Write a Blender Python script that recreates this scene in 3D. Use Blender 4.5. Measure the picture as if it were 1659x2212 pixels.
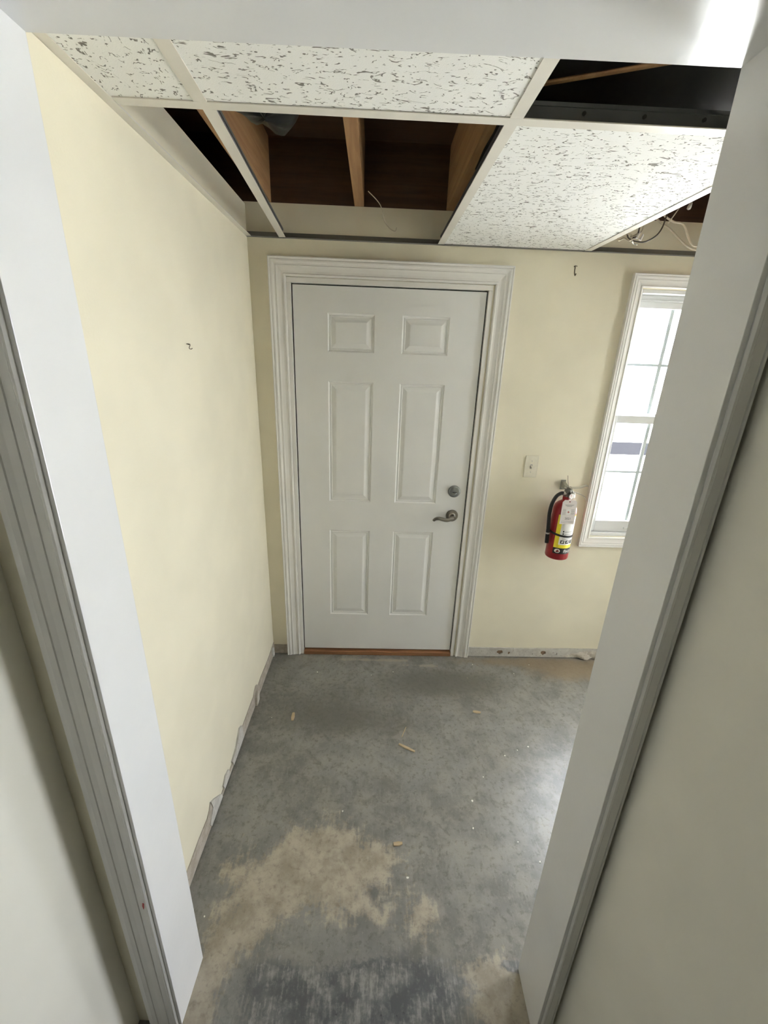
import bpy, bmesh, math, random
from mathutils import Vector, Matrix

# ------------------------------------------------------------------ scene, camera, light
for _o in list(bpy.data.objects):
    bpy.data.objects.remove(_o)
SC = bpy.context.scene
COL = SC.collection
random.seed(7)

XR = 3.10                       # right wall of the entry room
CAM = (0.39665, -2.18759, 1.73943)
YAW, PITCH, ROLL, FPX = 0.0316, -0.34294, 0.03639, 901.6242
_cy, _sy, _cp, _sp = math.cos(YAW), math.sin(YAW), math.cos(PITCH), math.sin(PITCH)
_f = Vector((_sy * _cp, _cy * _cp, _sp)); _r = Vector((_cy, -_sy, 0)); _u = _r.cross(_f)
_r2 = _r * math.cos(ROLL) + _u * math.sin(ROLL); _u2 = -_r * math.sin(ROLL) + _u * math.cos(ROLL)
cam_data = bpy.data.cameras.new('camera')
cam_data.sensor_fit = 'HORIZONTAL'; cam_data.sensor_width = 36.0
cam_data.lens = FPX / 1659.0 * 36.0
cam_data.clip_start = 0.01
cam = bpy.data.objects.new('camera', cam_data); COL.objects.link(cam)
cam.matrix_world = Matrix(((_r2.x, _u2.x, -_f.x, CAM[0]), (_r2.y, _u2.y, -_f.y, CAM[1]),
                           (_r2.z, _u2.z, -_f.z, CAM[2]), (0, 0, 0, 1)))
SC.camera = cam

SKY = (0.89, 0.905, 1.0)           # clear sky; the sun stands behind the house
SKY_STRENGTH = 23.0
SUN_STRENGTH = 135.0
EXPOSURE = -0.08
world = bpy.data.worlds.new('clear_sky'); SC.world = world
world.use_nodes = True
_bg = world.node_tree.nodes['Background']
_bg.inputs['Color'].default_value = (*SKY, 1); _bg.inputs['Strength'].default_value = SKY_STRENGTH

SC.view_settings.view_transform = 'Standard'; SC.view_settings.look = 'None'
SC.view_settings.exposure = EXPOSURE; SC.view_settings.gamma = 1.0
SC.view_settings.use_curve_mapping = False
SC.cycles.max_bounces = 7; SC.cycles.diffuse_bounces = 5; SC.cycles.glossy_bounces = 3
SC.cycles.transparent_max_bounces = 12
SC.cycles.use_denoising = True
SC.cycles.use_adaptive_sampling = True; SC.cycles.adaptive_threshold = 0.03
SC.cycles.caustics_reflective = False; SC.cycles.caustics_refractive = False
SC.cycles.sample_clamp_indirect = 20.0

def portal(name, loc, rot, sx, sy):
    l = bpy.data.lights.new(name, 'AREA'); l.shape = 'RECTANGLE'; l.size = sx; l.size_y = sy
    l.cycles.is_portal = True
    o = bpy.data.objects.new(name, l); COL.objects.link(o); o.location = loc; o.rotation_euler = rot
    return o
portal('window_portal', (1.96, 0.13, 1.48), (-math.pi / 2, 0, 0), 0.62, 1.26)
portal('added_door_portal', (XR + .13, -0.48, 1.06), (0, math.pi / 2, 0), 2.06, 0.82)
_sun = bpy.data.lights.new('sun', 'SUN'); _sun.energy = SUN_STRENGTH; _sun.color = (1.0, .95, .88); _sun.angle = math.radians(.53)
sun = bpy.data.objects.new('sun', _sun); COL.objects.link(sun); sun.location = (-4, -5, 9)
sun.rotation_euler = Vector((.32, .38, -.866)).to_track_quat('-Z', 'Y').to_euler()

# ------------------------------------------------------------------ dimensions (metres)
XL = -0.193                     # left wall at the back corner
XL1 = -0.207                    # left wall at the partition
T = .11                         # thickness of the outer walls
ZC = 2.25                       # suspended grid
ZT = 2.384                      # top of drywall / underside of joists
ZD = 2.62                       # underside of deck
PY, PA = -1.433, -0.0305        # partition far face at x=0 and its slight turn
PD = -0.1385                    # partition depth
JL, JR, ZH = -0.0857, 0.8832, 2.1426
HL, HR = -0.206, 0.930         # walls of the passage the camera stands in
WX0, WX1, WZ0, WZ1 = 1.648, 2.272, 0.844, 2.110     # window opening
GD0, GD1, GDZ = -.90, -.06, 2.10   # added, unseen glazed door in the right wall (along y, height)
RY = -4.4                       # the entry room runs on behind the passage

def PT(p):
    x, yy, z = p
    c, s = math.cos(PA), math.sin(PA)
    return (x * c - yy * s, PY + x * s + yy * c, z)

# ------------------------------------------------------------------ mesh helpers
def link_mesh(name, verts, faces, mat, parent=None, smooth=False, xf=None):
    me = bpy.data.meshes.new(name)
    if xf: verts = [xf(v) for v in verts]
    me.from_pydata([tuple(v) for v in verts], [], faces)
    bm = bmesh.new(); bm.from_mesh(me)
    bmesh.ops.recalc_face_normals(bm, faces=bm.faces[:]); bm.to_mesh(me); bm.free()
    if smooth:
        for p in me.polygons: p.use_smooth = True
    o = bpy.data.objects.new(name, me); COL.objects.link(o)
    if mat: me.materials.append(mat)
    if parent: o.parent = parent
    return o

class MB:
    def __init__(s): s.v = []; s.f = []
    def add(s, v, f):
        n = len(s.v); s.v += [tuple(x) for x in v]; s.f += [tuple(i + n for i in q) for q in f]; return s
    def box(s, a, b):
        (x0, y0, z0), (x1, y1, z1) = a, b
        return s.hexa([(x0, y0, z0), (x1, y0, z0), (x1, y1, z0), (x0, y1, z0), (x0, y0, z1), (x1, y0, z1), (x1, y1, z1), (x0, y1, z1)])
    def hexa(s, p):
        return s.add(p, [(0, 3, 2, 1), (4, 5, 6, 7), (0, 1, 5, 4), (1, 2, 6, 5), (2, 3, 7, 6), (3, 0, 4, 7)])
    def prism(s, poly, z0, z1):
        n = len(poly)
        v = [(x, y, z0) for x, y in poly] + [(x, y, z1) for x, y in poly]
        f = [tuple(range(n))[::-1], tuple(range(n, 2 * n))] + [(i, (i + 1) % n, n + (i + 1) % n, n + i) for i in range(n)]
        return s.add(v, f)
    def lathe(s, prof, n=32, M=None):
        v = []; f = []
        for r, z in prof:
            for i in range(n):
                a = 2 * math.pi * i / n; v.append(Vector((r * math.cos(a), r * math.sin(a), z)))
        m = len(prof)
        for j in range(m - 1):
            for i in range(n):
                f.append((j * n + i, j * n + (i + 1) % n, (j + 1) * n + (i + 1) % n, (j + 1) * n + i))
        f.append(tuple(range(n))[::-1]); f.append(tuple(range((m - 1) * n, m * n)))
        if M: v = [M @ q for q in v]
        return s.add(v, f)
    def tube(s, pts, r, n=10, sm=6, taper=None, flat=1.0):
        pts = [Vector(p) for p in pts]
        P = []
        if sm and len(pts) > 2:
            for i in range(len(pts) - 1):
                p0 = pts[max(i - 1, 0)]; p1 = pts[i]; p2 = pts[i + 1]; p3 = pts[min(i + 2, len(pts) - 1)]
                for k in range(sm):
                    t = k / sm
                    P.append(0.5 * ((2 * p1) + (-p0 + p2) * t + (2 * p0 - 5 * p1 + 4 * p2 - p3) * t * t + (-p0 + 3 * p1 - 3 * p2 + p3) * t ** 3))
            P.append(pts[-1])
        else: P = pts
        v = []; f = []; nrm = None
        for i, p in enumerate(P):
            t = (P[min(i + 1, len(P) - 1)] - P[max(i - 1, 0)]).normalized()
            if nrm is None:
                nrm = t.orthogonal().normalized() if abs(t.z) > .95 else Vector((0, 0, 1)).cross(t).cross(t).normalized() * -1
            nrm = (nrm - t * nrm.dot(t)).normalized(); b = t.cross(nrm)
            rr = r if taper is None else r * taper(i / (len(P) - 1))
            for k in range(n):
                a = 2 * math.pi * k / n; v.append(p + (nrm * math.cos(a) * flat + b * math.sin(a)) * rr)
        for i in range(len(P) - 1):
            for k in range(n):
                f.append((i * n + k, i * n + (k + 1) % n, (i + 1) * n + (k + 1) % n, (i + 1) * n + k))
        f.append(tuple(range(n))[::-1]); f.append(tuple(range((len(P) - 1) * n, len(P) * n)))
        return s.add(v, f)
    def build(s, name, mat, parent=None, smooth=False, xf=None, bevel=0, seg=2):
        o = link_mesh(name, s.v, s.f, mat, parent, smooth, xf)
        if bevel:
            bm = bmesh.new(); bm.from_mesh(o.data)
            bmesh.ops.bevel(bm, geom=bm.edges[:], offset=bevel, segments=seg, affect='EDGES', profile=0.6)
            bm.to_mesh(o.data); bm.free()
        return o

def autosmooth(o, ang=35):
    for p in o.data.polygons: p.use_smooth = True
    bm = bmesh.new(); bm.from_mesh(o.data)
    for e in bm.edges:
        if len(e.link_faces) == 2 and e.calc_face_angle(0) > math.radians(ang): e.smooth = False
    bm.to_mesh(o.data); bm.free()
    return o

def box(name, a, b, mat, parent=None, bevel=0, xf=None):
    return MB().box(a, b).build(name, mat, parent, bevel=bevel, xf=xf)

def empty(name, loc=(0, 0, 0)):
    o = bpy.data.objects.new(name, None); COL.objects.link(o); o.location = loc; o.empty_display_size = .05
    return o
def child(o, parent):              # keep the world placement of a mesh built in world coordinates
    o.parent = parent
    o.matrix_parent_inverse = Matrix.Translation(parent.location).inverted()
    return o
def struct(o, label, cat):
    o['kind'] = 'structure'; o['label'] = label; o['category'] = cat; return o
def tag(o, label, cat, group=None):
    o['label'] = label; o['category'] = cat
    if group: o['group'] = group
    return o

def flat_poly(outer, holes, thick, to3, name, mat, parent=None):
    """2-D outline with holes, filled and given a thickness; to3(u, v, d) -> world."""
    bm = bmesh.new(); edges = []
    for loop in [outer] + holes:
        vs = [bm.verts.new((u, v, 0)) for u, v in loop]
        for i in range(len(vs)): edges.append(bm.edges.new((vs[i], vs[(i + 1) % len(vs)])))
    bmesh.ops.triangle_fill(bm, use_beauty=True, use_dissolve=False, edges=edges)
    r = bmesh.ops.extrude_face_region(bm, geom=bm.faces[:])
    for e in r['geom']:
        if isinstance(e, bmesh.types.BMVert): e.co.z = thick
    for v in bm.verts: v.co = Vector(to3(v.co.x, v.co.y, v.co.z))
    bmesh.ops.recalc_face_normals(bm, faces=bm.faces[:])
    me = bpy.data.meshes.new(name); bm.to_mesh(me); bm.free()
    o = bpy.data.objects.new(name, me); COL.objects.link(o); me.materials.append(mat)
    if parent: o.parent = parent
    return o

# ------------------------------------------------------------------ material helpers
class NT:
    def __init__(s, name):
        s.m = bpy.data.materials.new(name); s.m.use_nodes = True; s.t = s.m.node_tree; s.n = s.t.nodes; s.l = s.t.links
        s.b = s.n['Principled BSDF']; s.geo = None
    def node(s, typ, ins=None, **kw):
        n = s.n.new(typ)
        for k, v in kw.items(): setattr(n, k, v)
        for k, v in (ins or {}).items(): s.set(n.inputs[k], v)
        return n
    def set(s, sock, v):
        if isinstance(v, bpy.types.NodeSocket): s.l.new(v, sock)
        else:
            if sock.type == 'RGBA' and len(v) == 3: v = (*v, 1)
            sock.default_value = v
    def pos(s):
        if not s.geo: s.geo = s.n.new('ShaderNodeNewGeometry')
        return s.geo.outputs['Position']
    def obj(s): return s.node('ShaderNodeTexCoord').outputs['Object']
    def scale(s, vec, sc, rot=(0, 0, 0)):
        return s.node('ShaderNodeMapping', {'Vector': vec, 'Scale': sc, 'Rotation': rot}).outputs[0]
    def math(s, op, a, b=0.0, c=None, clamp=False):
        n = s.node('ShaderNodeMath', operation=op, use_clamp=clamp); s.set(n.inputs[0], a); s.set(n.inputs[1], b)
        if c is not None: s.set(n.inputs[2], c)
        return n.outputs[0]
    def noise(s, vec, scale, detail=4, rough=.55, dist=0):
        return s.node('ShaderNodeTexNoise', {'Vector': vec, 'Scale': scale, 'Detail': detail, 'Roughness': rough, 'Distortion': dist}).outputs['Fac']
    def sstep(s, x, a, b, lo=0.0, hi=1.0):
        n = s.node('ShaderNodeMapRange', {'Value': x, 'From Min': a, 'From Max': b, 'To Min': lo, 'To Max': hi}, interpolation_type='SMOOTHSTEP')
        return n.outputs[0]
    def mix(s, f, a, b):
        n = s.node('ShaderNodeMix', data_type='RGBA'); s.set(n.inputs[0], f); s.set(n.inputs[6], a); s.set(n.inputs[7], b)
        return n.outputs[2]
    def bump(s, h, strength=.2, dist=.002):
        return s.node('ShaderNodeBump', {'Height': h, 'Strength': strength, 'Distance': dist}).outputs[0]
    def out(s, col=None, rough=None, metal=None, bump=None, **kw):
        if col is not None: s.set(s.b.inputs['Base Color'], col)
        if rough is not None: s.set(s.b.inputs['Roughness'], rough)
        if metal is not None: s.set(s.b.inputs['Metallic'], metal)
        if bump is not None: s.set(s.b.inputs['Normal'], bump)
        for k, v in kw.items(): s.set(s.b.inputs[k.replace('_', ' ')], v)
        return s.m

def painted(name, col, rough=.5, var=.05, bump=.08, bscale=220, spec=.4, grime=None, gscale=3.0):
    t = NT(name); p = t.pos()
    n = t.noise(p, 4, 2); c = t.mix(t.sstep(n, .3, .7), tuple(x * (1 - var) for x in col), tuple(min(1, x * (1 + var)) for x in col))
    if grime:
        g = t.noise(t.scale(p, (gscale * 9, gscale * 9, gscale)), 3, 5, .7)
        c = t.mix(t.sstep(g, .62, .80, 0, .15), c, grime)
    if not bump: return t.out(c, rough, Specular_IOR_Level=spec)
    return t.out(c, rough, bump=t.bump(t.noise(p, bscale, 2), bump, .002), Specular_IOR_Level=spec)

def plain(name, col, rough=.5, metal=0.0, **kw):
    t = NT(name); n = t.noise(t.pos(), 60, 3)
    c = t.mix(n, tuple(x * .93 for x in col), tuple(min(1, x * 1.07) for x in col))
    return t.out(c, rough, metal, **kw)

def wood(name, a, b, axis=1, rough=.7):
    t = NT(name); p = t.pos()
    sc = [38, 38, 38]; sc[axis] = 2.5
    n = t.noise(t.scale(p, tuple(sc)), 1.0, 5, .6, .6)
    fine = t.noise(t.scale(p, tuple(4 * q for q in sc)), 1.0, 3)
    c = t.mix(t.sstep(n, .3, .72), a, b)
    c = t.mix(t.math('MULTIPLY', fine, .35), c, tuple(x * .6 for x in a))
    return t.out(c, rough, bump=t.bump(fine, .2, .001))

M_WALL = painted('cream_wall_paint', (.80, .75, .60), .55, .03, .12, 160, .3)
M_HALL = painted('passage_wall_paint', (.79, .77, .69), .45, .03, 0, 160, .35)
M_DOOR = painted('door_white_paint', (.80, .80, .785), .4, .015, 0, 300, .45)
M_TRIM2 = painted('near_casing_white_paint', (.79, .78, .755), .35, .02, 0, 240, .45)
M_TRIM = painted('trim_white_paint', (.80, .785, .755), .38, .03, 0, 240, .45, grime=(.66, .62, .56))
M_JAMB = painted('jamb_white_gloss', (.82, .822, .825), .17, .02, .10, 38, .5)
M_VINYL = painted('window_white_vinyl', (.74, .745, .74), .3, .01, 0, 300, .5)
M_TEE = painted('ceiling_grid_enamel', (.72, .69, .62), .45, .05, 0, 300, .4)
M_TEEWEB = plain('ceiling_grid_bare_steel', (.085, .088, .092), .5, .3)
M_ANGLE = plain('wall_angle_grey_steel', (.20, .195, .18), .5, .2)
M_NICKEL = plain('satin_nickel', (.27, .25, .22), .28, 1.0)
M_VALVE = plain('dark_plated_valve', (.20, .195, .18), .3, 1.0)
M_NICKEL2 = plain('satin_chrome', (.33, .345, .35), .32, 1.0)
M_STEEL = plain('zinc_plated_steel', (.62, .61, .57), .3, 1.0)
M_BRACKET = plain('dull_bracket_steel', (.36, .36, .32), .4, .9)
M_BLACK = plain('black_rubber', (.012, .012, .013), .45)
M_BAG = plain('black_plastic_film', (.006, .006, .006), .4, Specular_IOR_Level=.25)
M_RED = plain('red_enamel', (.27, .008, .013), .3)
M_YELLOW = plain('yellow_label_print', (.85, .72, .04), .4)
M_WHITEP = plain('white_label_print', (.84, .83, .81), .45)
M_BLACKP = plain('black_label_print', (.015, .015, .016), .4)
M_GREYP = plain('grey_small_print', (.36, .35, .35), .5)
M_REDP = plain('red_emblem_print', (.45, .03, .03), .5)
M_TAG = plain('tag_card', (.80, .75, .73), .55)
M_PLATE = plain('switch_plate_plastic', (.76, .72, .60), .35)
M_HOOK = plain('dark_bent_wire', (.20, .17, .12), .45, .8)
M_CABLE = plain('cream_cable_sheath', (.62, .55, .42), .5)
M_CABLE2 = plain('dark_cable_sheath', (.10, .08, .06), .5)
M_NUT = plain('white_wire_cap', (.85, .83, .78), .35)
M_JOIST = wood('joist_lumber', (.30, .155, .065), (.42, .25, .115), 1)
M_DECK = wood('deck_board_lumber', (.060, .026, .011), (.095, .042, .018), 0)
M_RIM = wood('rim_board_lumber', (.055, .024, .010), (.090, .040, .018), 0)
M_THRESH = wood('threshold_wood', (.22, .10, .045), (.34, .17, .08), 0, .5)
M_CHIP = wood('raw_wood_chip', (.46, .34, .20), (.60, .46, .30), 0)
M_FLECK = plain('white_plaster_fleck', (.80, .78, .72), .7)
M_DARKGAP = plain('weatherstrip_and_shade_black', (.012, .011, .010), .8)
M_GROUND = plain('pale_outdoor_concrete', (.72, .72, .72), .8)
M_ASPHALT = plain('outdoor_asphalt', (.0085, .0087, .0105), .95, Specular_IOR_Level=0.0)

def exposed(name, a, b, dark):
    t = NT(name); p = t.pos()
    n = t.noise(p, 26, 6, .65); n2 = t.noise(p, 90, 4, .6)
    c = t.mix(t.sstep(n, .35, .68), a, b); c = t.mix(t.sstep(n2, .60, .74, 0, .8), c, dark)
    return t.out(c, .85, bump=t.bump(n2, .5, .003))
M_BARE = exposed('bare_scarred_drywall', (.38, .33, .265), (.50, .455, .39), (.22, .17, .13))
M_BAREW = exposed('scuffed_white_drywall', (.48, .46, .42), (.60, .585, .54), (.25, .22, .18))
M_PLASTER = exposed('crumbled_plaster', (.44, .40, .34), (.60, .57, .50), (.20, .17, .13))
M_CAVITY = exposed('wall_cavity_board', (.20, .13, .08), (.30, .21, .14), (.08, .05, .03))

def make_tile(name, rot):
    t = NT(name); p = t.pos()
    v = t.scale(p, (19, 46, 19) if not rot else (46, 24, 19))
    w = t.noise(v, 1.0, 2, .55, 1.1)
    line = t.math('ABSOLUTE', t.math('SUBTRACT', w, .5))
    line = t.sstep(line, .012, .034, 1, 0)
    gate = t.sstep(t.noise(t.scale(p, (40, 75, 40)), 1.0, 2), .50, .56)
    fiss = t.math('MULTIPLY', line, gate)
    vo = t.node('ShaderNodeTexVoronoi', {'Vector': t.scale(p, (60, 85, 60)), 'Scale': 1.0, 'Randomness': 1.0}).outputs['Distance']
    pin = t.sstep(vo, .14, .22, 1, 0)
    pg = t.sstep(t.noise(p, 60, 1), .50, .55)
    hole = t.math('MAXIMUM', fiss, t.math('MULTIPLY', pin, pg))
    grain = t.noise(p, 420, 2)
    st = t.sstep(t.noise(p, 3.2, 3), .66, .80, 0, .35)
    base = t.mix(st, t.mix(grain, (.84, .84, .81), (.92, .92, .89)), (.76, .66, .52))
    c = t.mix(t.math('MULTIPLY', hole, .92), base, (.17, .16, .135))
    h = t.math('SUBTRACT', t.math('MULTIPLY', grain, .25), hole)
    return t.out(c, .9, bump=t.bump(h, .5, .003), Specular_IOR_Level=.1)
M_TILE = make_tile('fissured_mineral_tile', False)
M_TILE_T = make_tile('fissured_mineral_tile_turned', True)

def make_glass():
    t = NT('window_glass'); t.n.remove(t.b)
    tr = t.node('ShaderNodeBsdfTransparent', {'Color': (.95, .97, .96)}); gl = t.node('ShaderNodeBsdfGlossy', {'Roughness': .02})
    t.pos(); ior = t.math('ADD', 1.45, t.math('MULTIPLY', t.geo.outputs['Backfacing'], 1 / 1.45 - 1.45))   # same reflectance from both sides of the thin pane
    fr = t.node('ShaderNodeFresnel', {'IOR': ior})
    mx = t.node('ShaderNodeMixShader'); t.l.new(fr.outputs[0], mx.inputs[0]); t.l.new(tr.outputs[0], mx.inputs[1]); t.l.new(gl.outputs[0], mx.inputs[2])
    t.l.new(mx.outputs[0], t.n['Material Output'].inputs['Surface'])
    return t.m
M_GLASS = make_glass()
def make_grille():
    t = NT('thin_white_grille'); t.n.remove(t.b)
    d = t.node('ShaderNodeBsdfDiffuse', {'Color': (.84, .86, .88)}); tr = t.node('ShaderNodeBsdfTranslucent', {'Color': (.80, .86, .92)})
    mx = t.node('ShaderNodeMixShader', {0: .05}); t.l.new(d.outputs[0], mx.inputs[1]); t.l.new(tr.outputs[0], mx.inputs[2])
    t.l.new(mx.outputs[0], t.n['Material Output'].inputs['Surface'])
    return t.m
M_GRILLE = make_grille()

def make_floor():
    t = NT('worn_painted_concrete'); p = t.pos()
    sep = t.node('ShaderNodeSeparateXYZ', {'Vector': p}); X, Y = sep.outputs[0], sep.outputs[1]
    def blobs(lst):
        tot = None
        for x0, y0, a, b, w in lst:
            dx = t.math('DIVIDE', t.math('SUBTRACT', X, x0), a); dy = t.math('DIVIDE', t.math('SUBTRACT', Y, y0), b)
            r2 = t.math('ADD', t.math('MULTIPLY', dx, dx), t.math('MULTIPLY', dy, dy))
            e = t.math('MULTIPLY', t.math('EXPONENT', t.math('MULTIPLY', r2, -1.0)), w)
            tot = e if tot is None else t.math('ADD', tot, e)
        return tot
    big = t.noise(p, 3.3, 5, .6); mid = t.noise(p, 11, 6, .65); fine = t.noise(p, 46, 5, .7)
    streak = t.noise(t.scale(p, (85, 13, 1)), 1.0, 4, .65)
    rag = t.math('ADD', t.math('MULTIPLY', mid, .75), t.math('MULTIPLY', fine, .45))          # ~ .6 mean
    ragged = t.math('SUBTRACT', rag, .60)
    # painted grey, mottled
    grey = t.mix(t.sstep(big, .34, .66), (.165, .161, .146), (.245, .240, .224))
    grey = t.mix(t.sstep(mid, .42, .62, 0, .60), grey, (.305, .290, .255))
    grey = t.mix(t.sstep(t.noise(p, 7, 5, .7, .8), .52, .68, 0, .55), grey, (.128, .123, .107))
    grey = t.mix(t.sstep(fine, .50, .66, 0, .62), grey, (.118, .110, .092))
    grey = t.mix(t.sstep(t.noise(p, 95, 4, .7), .57, .70, 0, .55), grey, (.33, .315, .28))
    grey = t.mix(t.math('MULTIPLY', t.sstep(streak, .52, .72), .35), grey, (.30, .29, .265))
    # olive-dark damp zone towards the exterior door
    dz = blobs([(.85, -.24, .42, .15, 1), (.15, -.42, .40, .22, .65), (.5, -.55, .6, .12, .45)])
    grey = t.mix(t.sstep(t.math('ADD', dz, ragged), .35, .95, 0, .75), grey, (.112, .106, .086))
    # bare tan concrete where the paint has gone
    tz = blobs([(.25, -1.11, .17, .075, 1), (.11, -1.23, .14, .10, 1), (.33, -1.23, .15, .10, .8), (.47, -1.16, .08, .06, .55),
                (.02, -1.36, .10, .09, .8), (-.06, -1.53, .06, .16, 1.1), (.80, -1.49, .12, .055, 1.15), (.84, -1.60, .13, .10, .9),
                (.60, -1.33, .06, .09, .6), (.45, -1.33, .16, .05, .4), (.30, -1.00, .10, .03, .35), (-.08, -1.18, .07, .08, .45)])
    ts = t.math('ADD', t.math('ADD', tz, t.math('MULTIPLY', ragged, 2.4)), t.math('MULTIPLY', t.math('SUBTRACT', streak, .5), .9))
    tan_c = t.mix(t.sstep(mid, .35, .65), (.30, .258, .192), (.45, .40, .315))
    tan_c = t.mix(t.sstep(fine, .50, .70, 0, .6), tan_c, (.190, .165, .128))
    col = t.mix(t.sstep(ts, .34, .72, 0, .92), grey, tan_c)
    # darker, scuffed paint under the doorway
    fz = blobs([(.30, -1.56, .30, .09, 1.0), (.52, -1.50, .22, .09, 1.0), (.12, -1.47, .10, .05, .7), (.5, -1.68, .5, .08, .8), (.87, -1.455, .045, .018, .9)])
    fs = t.math('ADD', fz, t.math('MULTIPLY', ragged, 2.2))
    dark = t.mix(t.sstep(mid, .40, .62), (.085, .088, .092), (.155, .155, .150))
    scuff = t.sstep(t.math('ADD', t.math('MULTIPLY', streak, .45), t.math('ADD', t.math('MULTIPLY', fine, .45), t.math('MULTIPLY', mid, .45))), .64, .82, 0, .7)
    dark = t.mix(scuff, dark, (.36, .35, .32))
    col = t.mix(t.sstep(fs, .42, .75), col, dark)
    # brown stain and the chipped strip by the exterior wall
    bz = blobs([(1.68, -.13, .36, .11, 1), (1.25, -.05, .5, .05, .7)])
    col = t.mix(t.sstep(t.math('ADD', bz, ragged), .25, .95, 0, .7), col, (.260, .190, .115))
    cz = blobs([(.45, -.055, .30, .016, 1), (.72, -.10, .18, .018, .8), (-.02, -.10, .12, .05, .3)])
    col = t.mix(t.sstep(t.math('ADD', cz, t.math('MULTIPLY', ragged, 2.5)), .45, .9, 0, .8), col, (.37, .32, .25))
    gl = t.math('SUBTRACT', 1.0, t.sstep(ts, .34, .72, 0, 1))
    rough = t.math('ADD', t.math('MULTIPLY', t.math('SUBTRACT', 1.0, gl), .22), t.math('ADD', .22, t.math('MULTIPLY', fine, .16)))
    h = t.noise(p, 28, 2, .5)
    return t.out(col, rough, bump=t.bump(h, .10, .002), Specular_IOR_Level=.6)
M_FLOOR = make_floor()

# ------------------------------------------------------------------ the room
fl = MB().prism([(-.95, T), (-.95, -4.5), (XR + .2, -4.5), (XR + .2, T)], -.12, 0).build('floor', M_FLOOR)
struct(fl, 'worn grey painted concrete floor with bare tan patches', 'floor')


w = MB()
dx0, dx1, dzt = -.026, .9404, 2.098        # rough opening of the exterior door
w.box((-.95, 0, 0), (dx0, T, ZT)).box((dx0, 0, dzt), (dx1, T, ZT)).box((dx1, 0, 0), (WX0, T, ZT))
for a, b, c in ((WX0, WX1, XR + .2),):
    w.box((a, 0, 0), (b, T, WZ0)).box((a, 0, WZ1), (b, T, ZT)).box((b, 0, 0), (c, T, ZT))
struct(w.build('wall_back', M_WALL), 'cream painted exterior wall behind the door and window', 'wall')
w = MB().prism([(XL, .0), (XL1, -1.46), (XL1 - .12, -1.46), (XL - .12, 0)], 0, ZT - .009)
struct(w.build('wall_left', M_WALL), 'plain cream wall left of the white door', 'wall')
w = MB().box((XR, GD1, 0), (XR + T, 0, ZD)).box((XR, RY - .1, 0), (XR + T, GD0, ZD)).box((XR, GD0, GDZ), (XR + T, GD1, ZD))
struct(w.build('wall_right', M_WALL), 'cream wall at the far right end of the entry room', 'wall')
struct(box('wall_wing_shade', (2.62, -.42, 0), (2.72, 0, ZD), M_WALL), 'short wing wall added out of view to shade the back wall', 'wall')  # unseen wall, added to keep the side daylight off the back wall
struct(box('wall_far', (HR - .1, RY - .1, 0), (XR + .01, RY, ZD), M_WALL), 'end wall of the entry room behind the passage', 'wall')
# partition with the doorway (passage of the camera | entry room)
w = MB().box((-.95, PD + .006, 0), (JL - .02, -.006, ZD)).box((JR + .02, PD + .006, 0), (HR + .1, -.006, ZD)).box((JL - .02, PD + .006, ZH + .02), (JR + .02, -.006, ZD))
struct(w.build('wall_front', M_WALL, xf=PT), 'partition wall around the open doorway', 'wall')
w = MB().box((HL - T, -2.9, 0), (HL, PD + .006, 2.5))
struct(w.build('wall_passage_left', M_HALL, xf=PT), 'pale passage wall along the left edge of the view', 'wall')
w = MB().box((HR, -3.2, 0), (HR + .1, PD + .006, ZD))
struct(w.build('wall_passage_right', M_HALL, xf=PT), 'dim greenish cream passage wall along the right edge', 'wall')
w = MB().box((HL - .1, -3.0, 0), (HR, -2.9, 2.5))
struct(w.build('wall_passage_end', M_HALL, xf=PT), 'passage end wall behind the camera', 'wall')
w = MB().box((HL - .1, -3.0, 2.5), (HR, PD + .006, 2.56))
struct(w.build('ceiling_passage', M_HALL, xf=PT), 'passage ceiling above the camera', 'ceiling')
w = MB().prism([(HR + .12, -1.62), (HR + .02, -4.5), (XR, -4.5), (XR, -1.62)], ZC, ZC + .02)
struct(w.build('ceiling_far', M_TILE), 'tiled ceiling of the entry room behind the passage', 'ceiling')

# ------------------------------------------------------------------ ceiling: framing, grid, tiles
ceil = empty('ceiling', (0.6, -.7, ZC)); struct(ceil, 'suspended ceiling grid with missing tiles and open joists above', 'ceiling')
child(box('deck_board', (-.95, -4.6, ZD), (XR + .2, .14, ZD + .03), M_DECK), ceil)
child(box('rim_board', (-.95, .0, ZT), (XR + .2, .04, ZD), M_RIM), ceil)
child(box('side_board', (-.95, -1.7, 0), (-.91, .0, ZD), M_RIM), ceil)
for i in range(-1, 8):
    x = .308 + (i - 1) * .406
    child(box('joist', (x - .021, -1.52, ZT), (x + .021, .0, ZD - .001), M_JOIST, bevel=.002), ceil)
def tee(name, a, b, wd=.029, web=.038, zoff=0.0):
    """inverted T between two points of the grid plane: enamelled flange, bare web with a bulb"""
    a = Vector((a[0], a[1], ZC + zoff)); b = Vector((b[0], b[1], ZC + zoff)); d = (b - a).normalized(); s = Vector((-d.y, d.x, 0)); up = Vector((0, 0, 1))
    def bar(w0, z0, z1):
        return [a - s * w0 + up * z0, a + s * w0 + up * z0, b + s * w0 + up * z0, b - s * w0 + up * z0,
                a - s * w0 + up * z1, a + s * w0 + up * z1, b + s * w0 + up * z1, b - s * w0 + up * z1]
    t = MB().hexa(bar(wd / 2, 0, .0022)).build(name, M_TEE); child(t, ceil)
    m = MB().hexa(bar(.0012, .0022, web - .008)).hexa(bar(.0038, web - .008, web))
    o = m.build('tee_web', M_TEEWEB); o.parent = t
    return t, o
tm, tw = tee('main_tee', (XL + .016, -1.032), (XR, -1.040))
h = MB()
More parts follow.
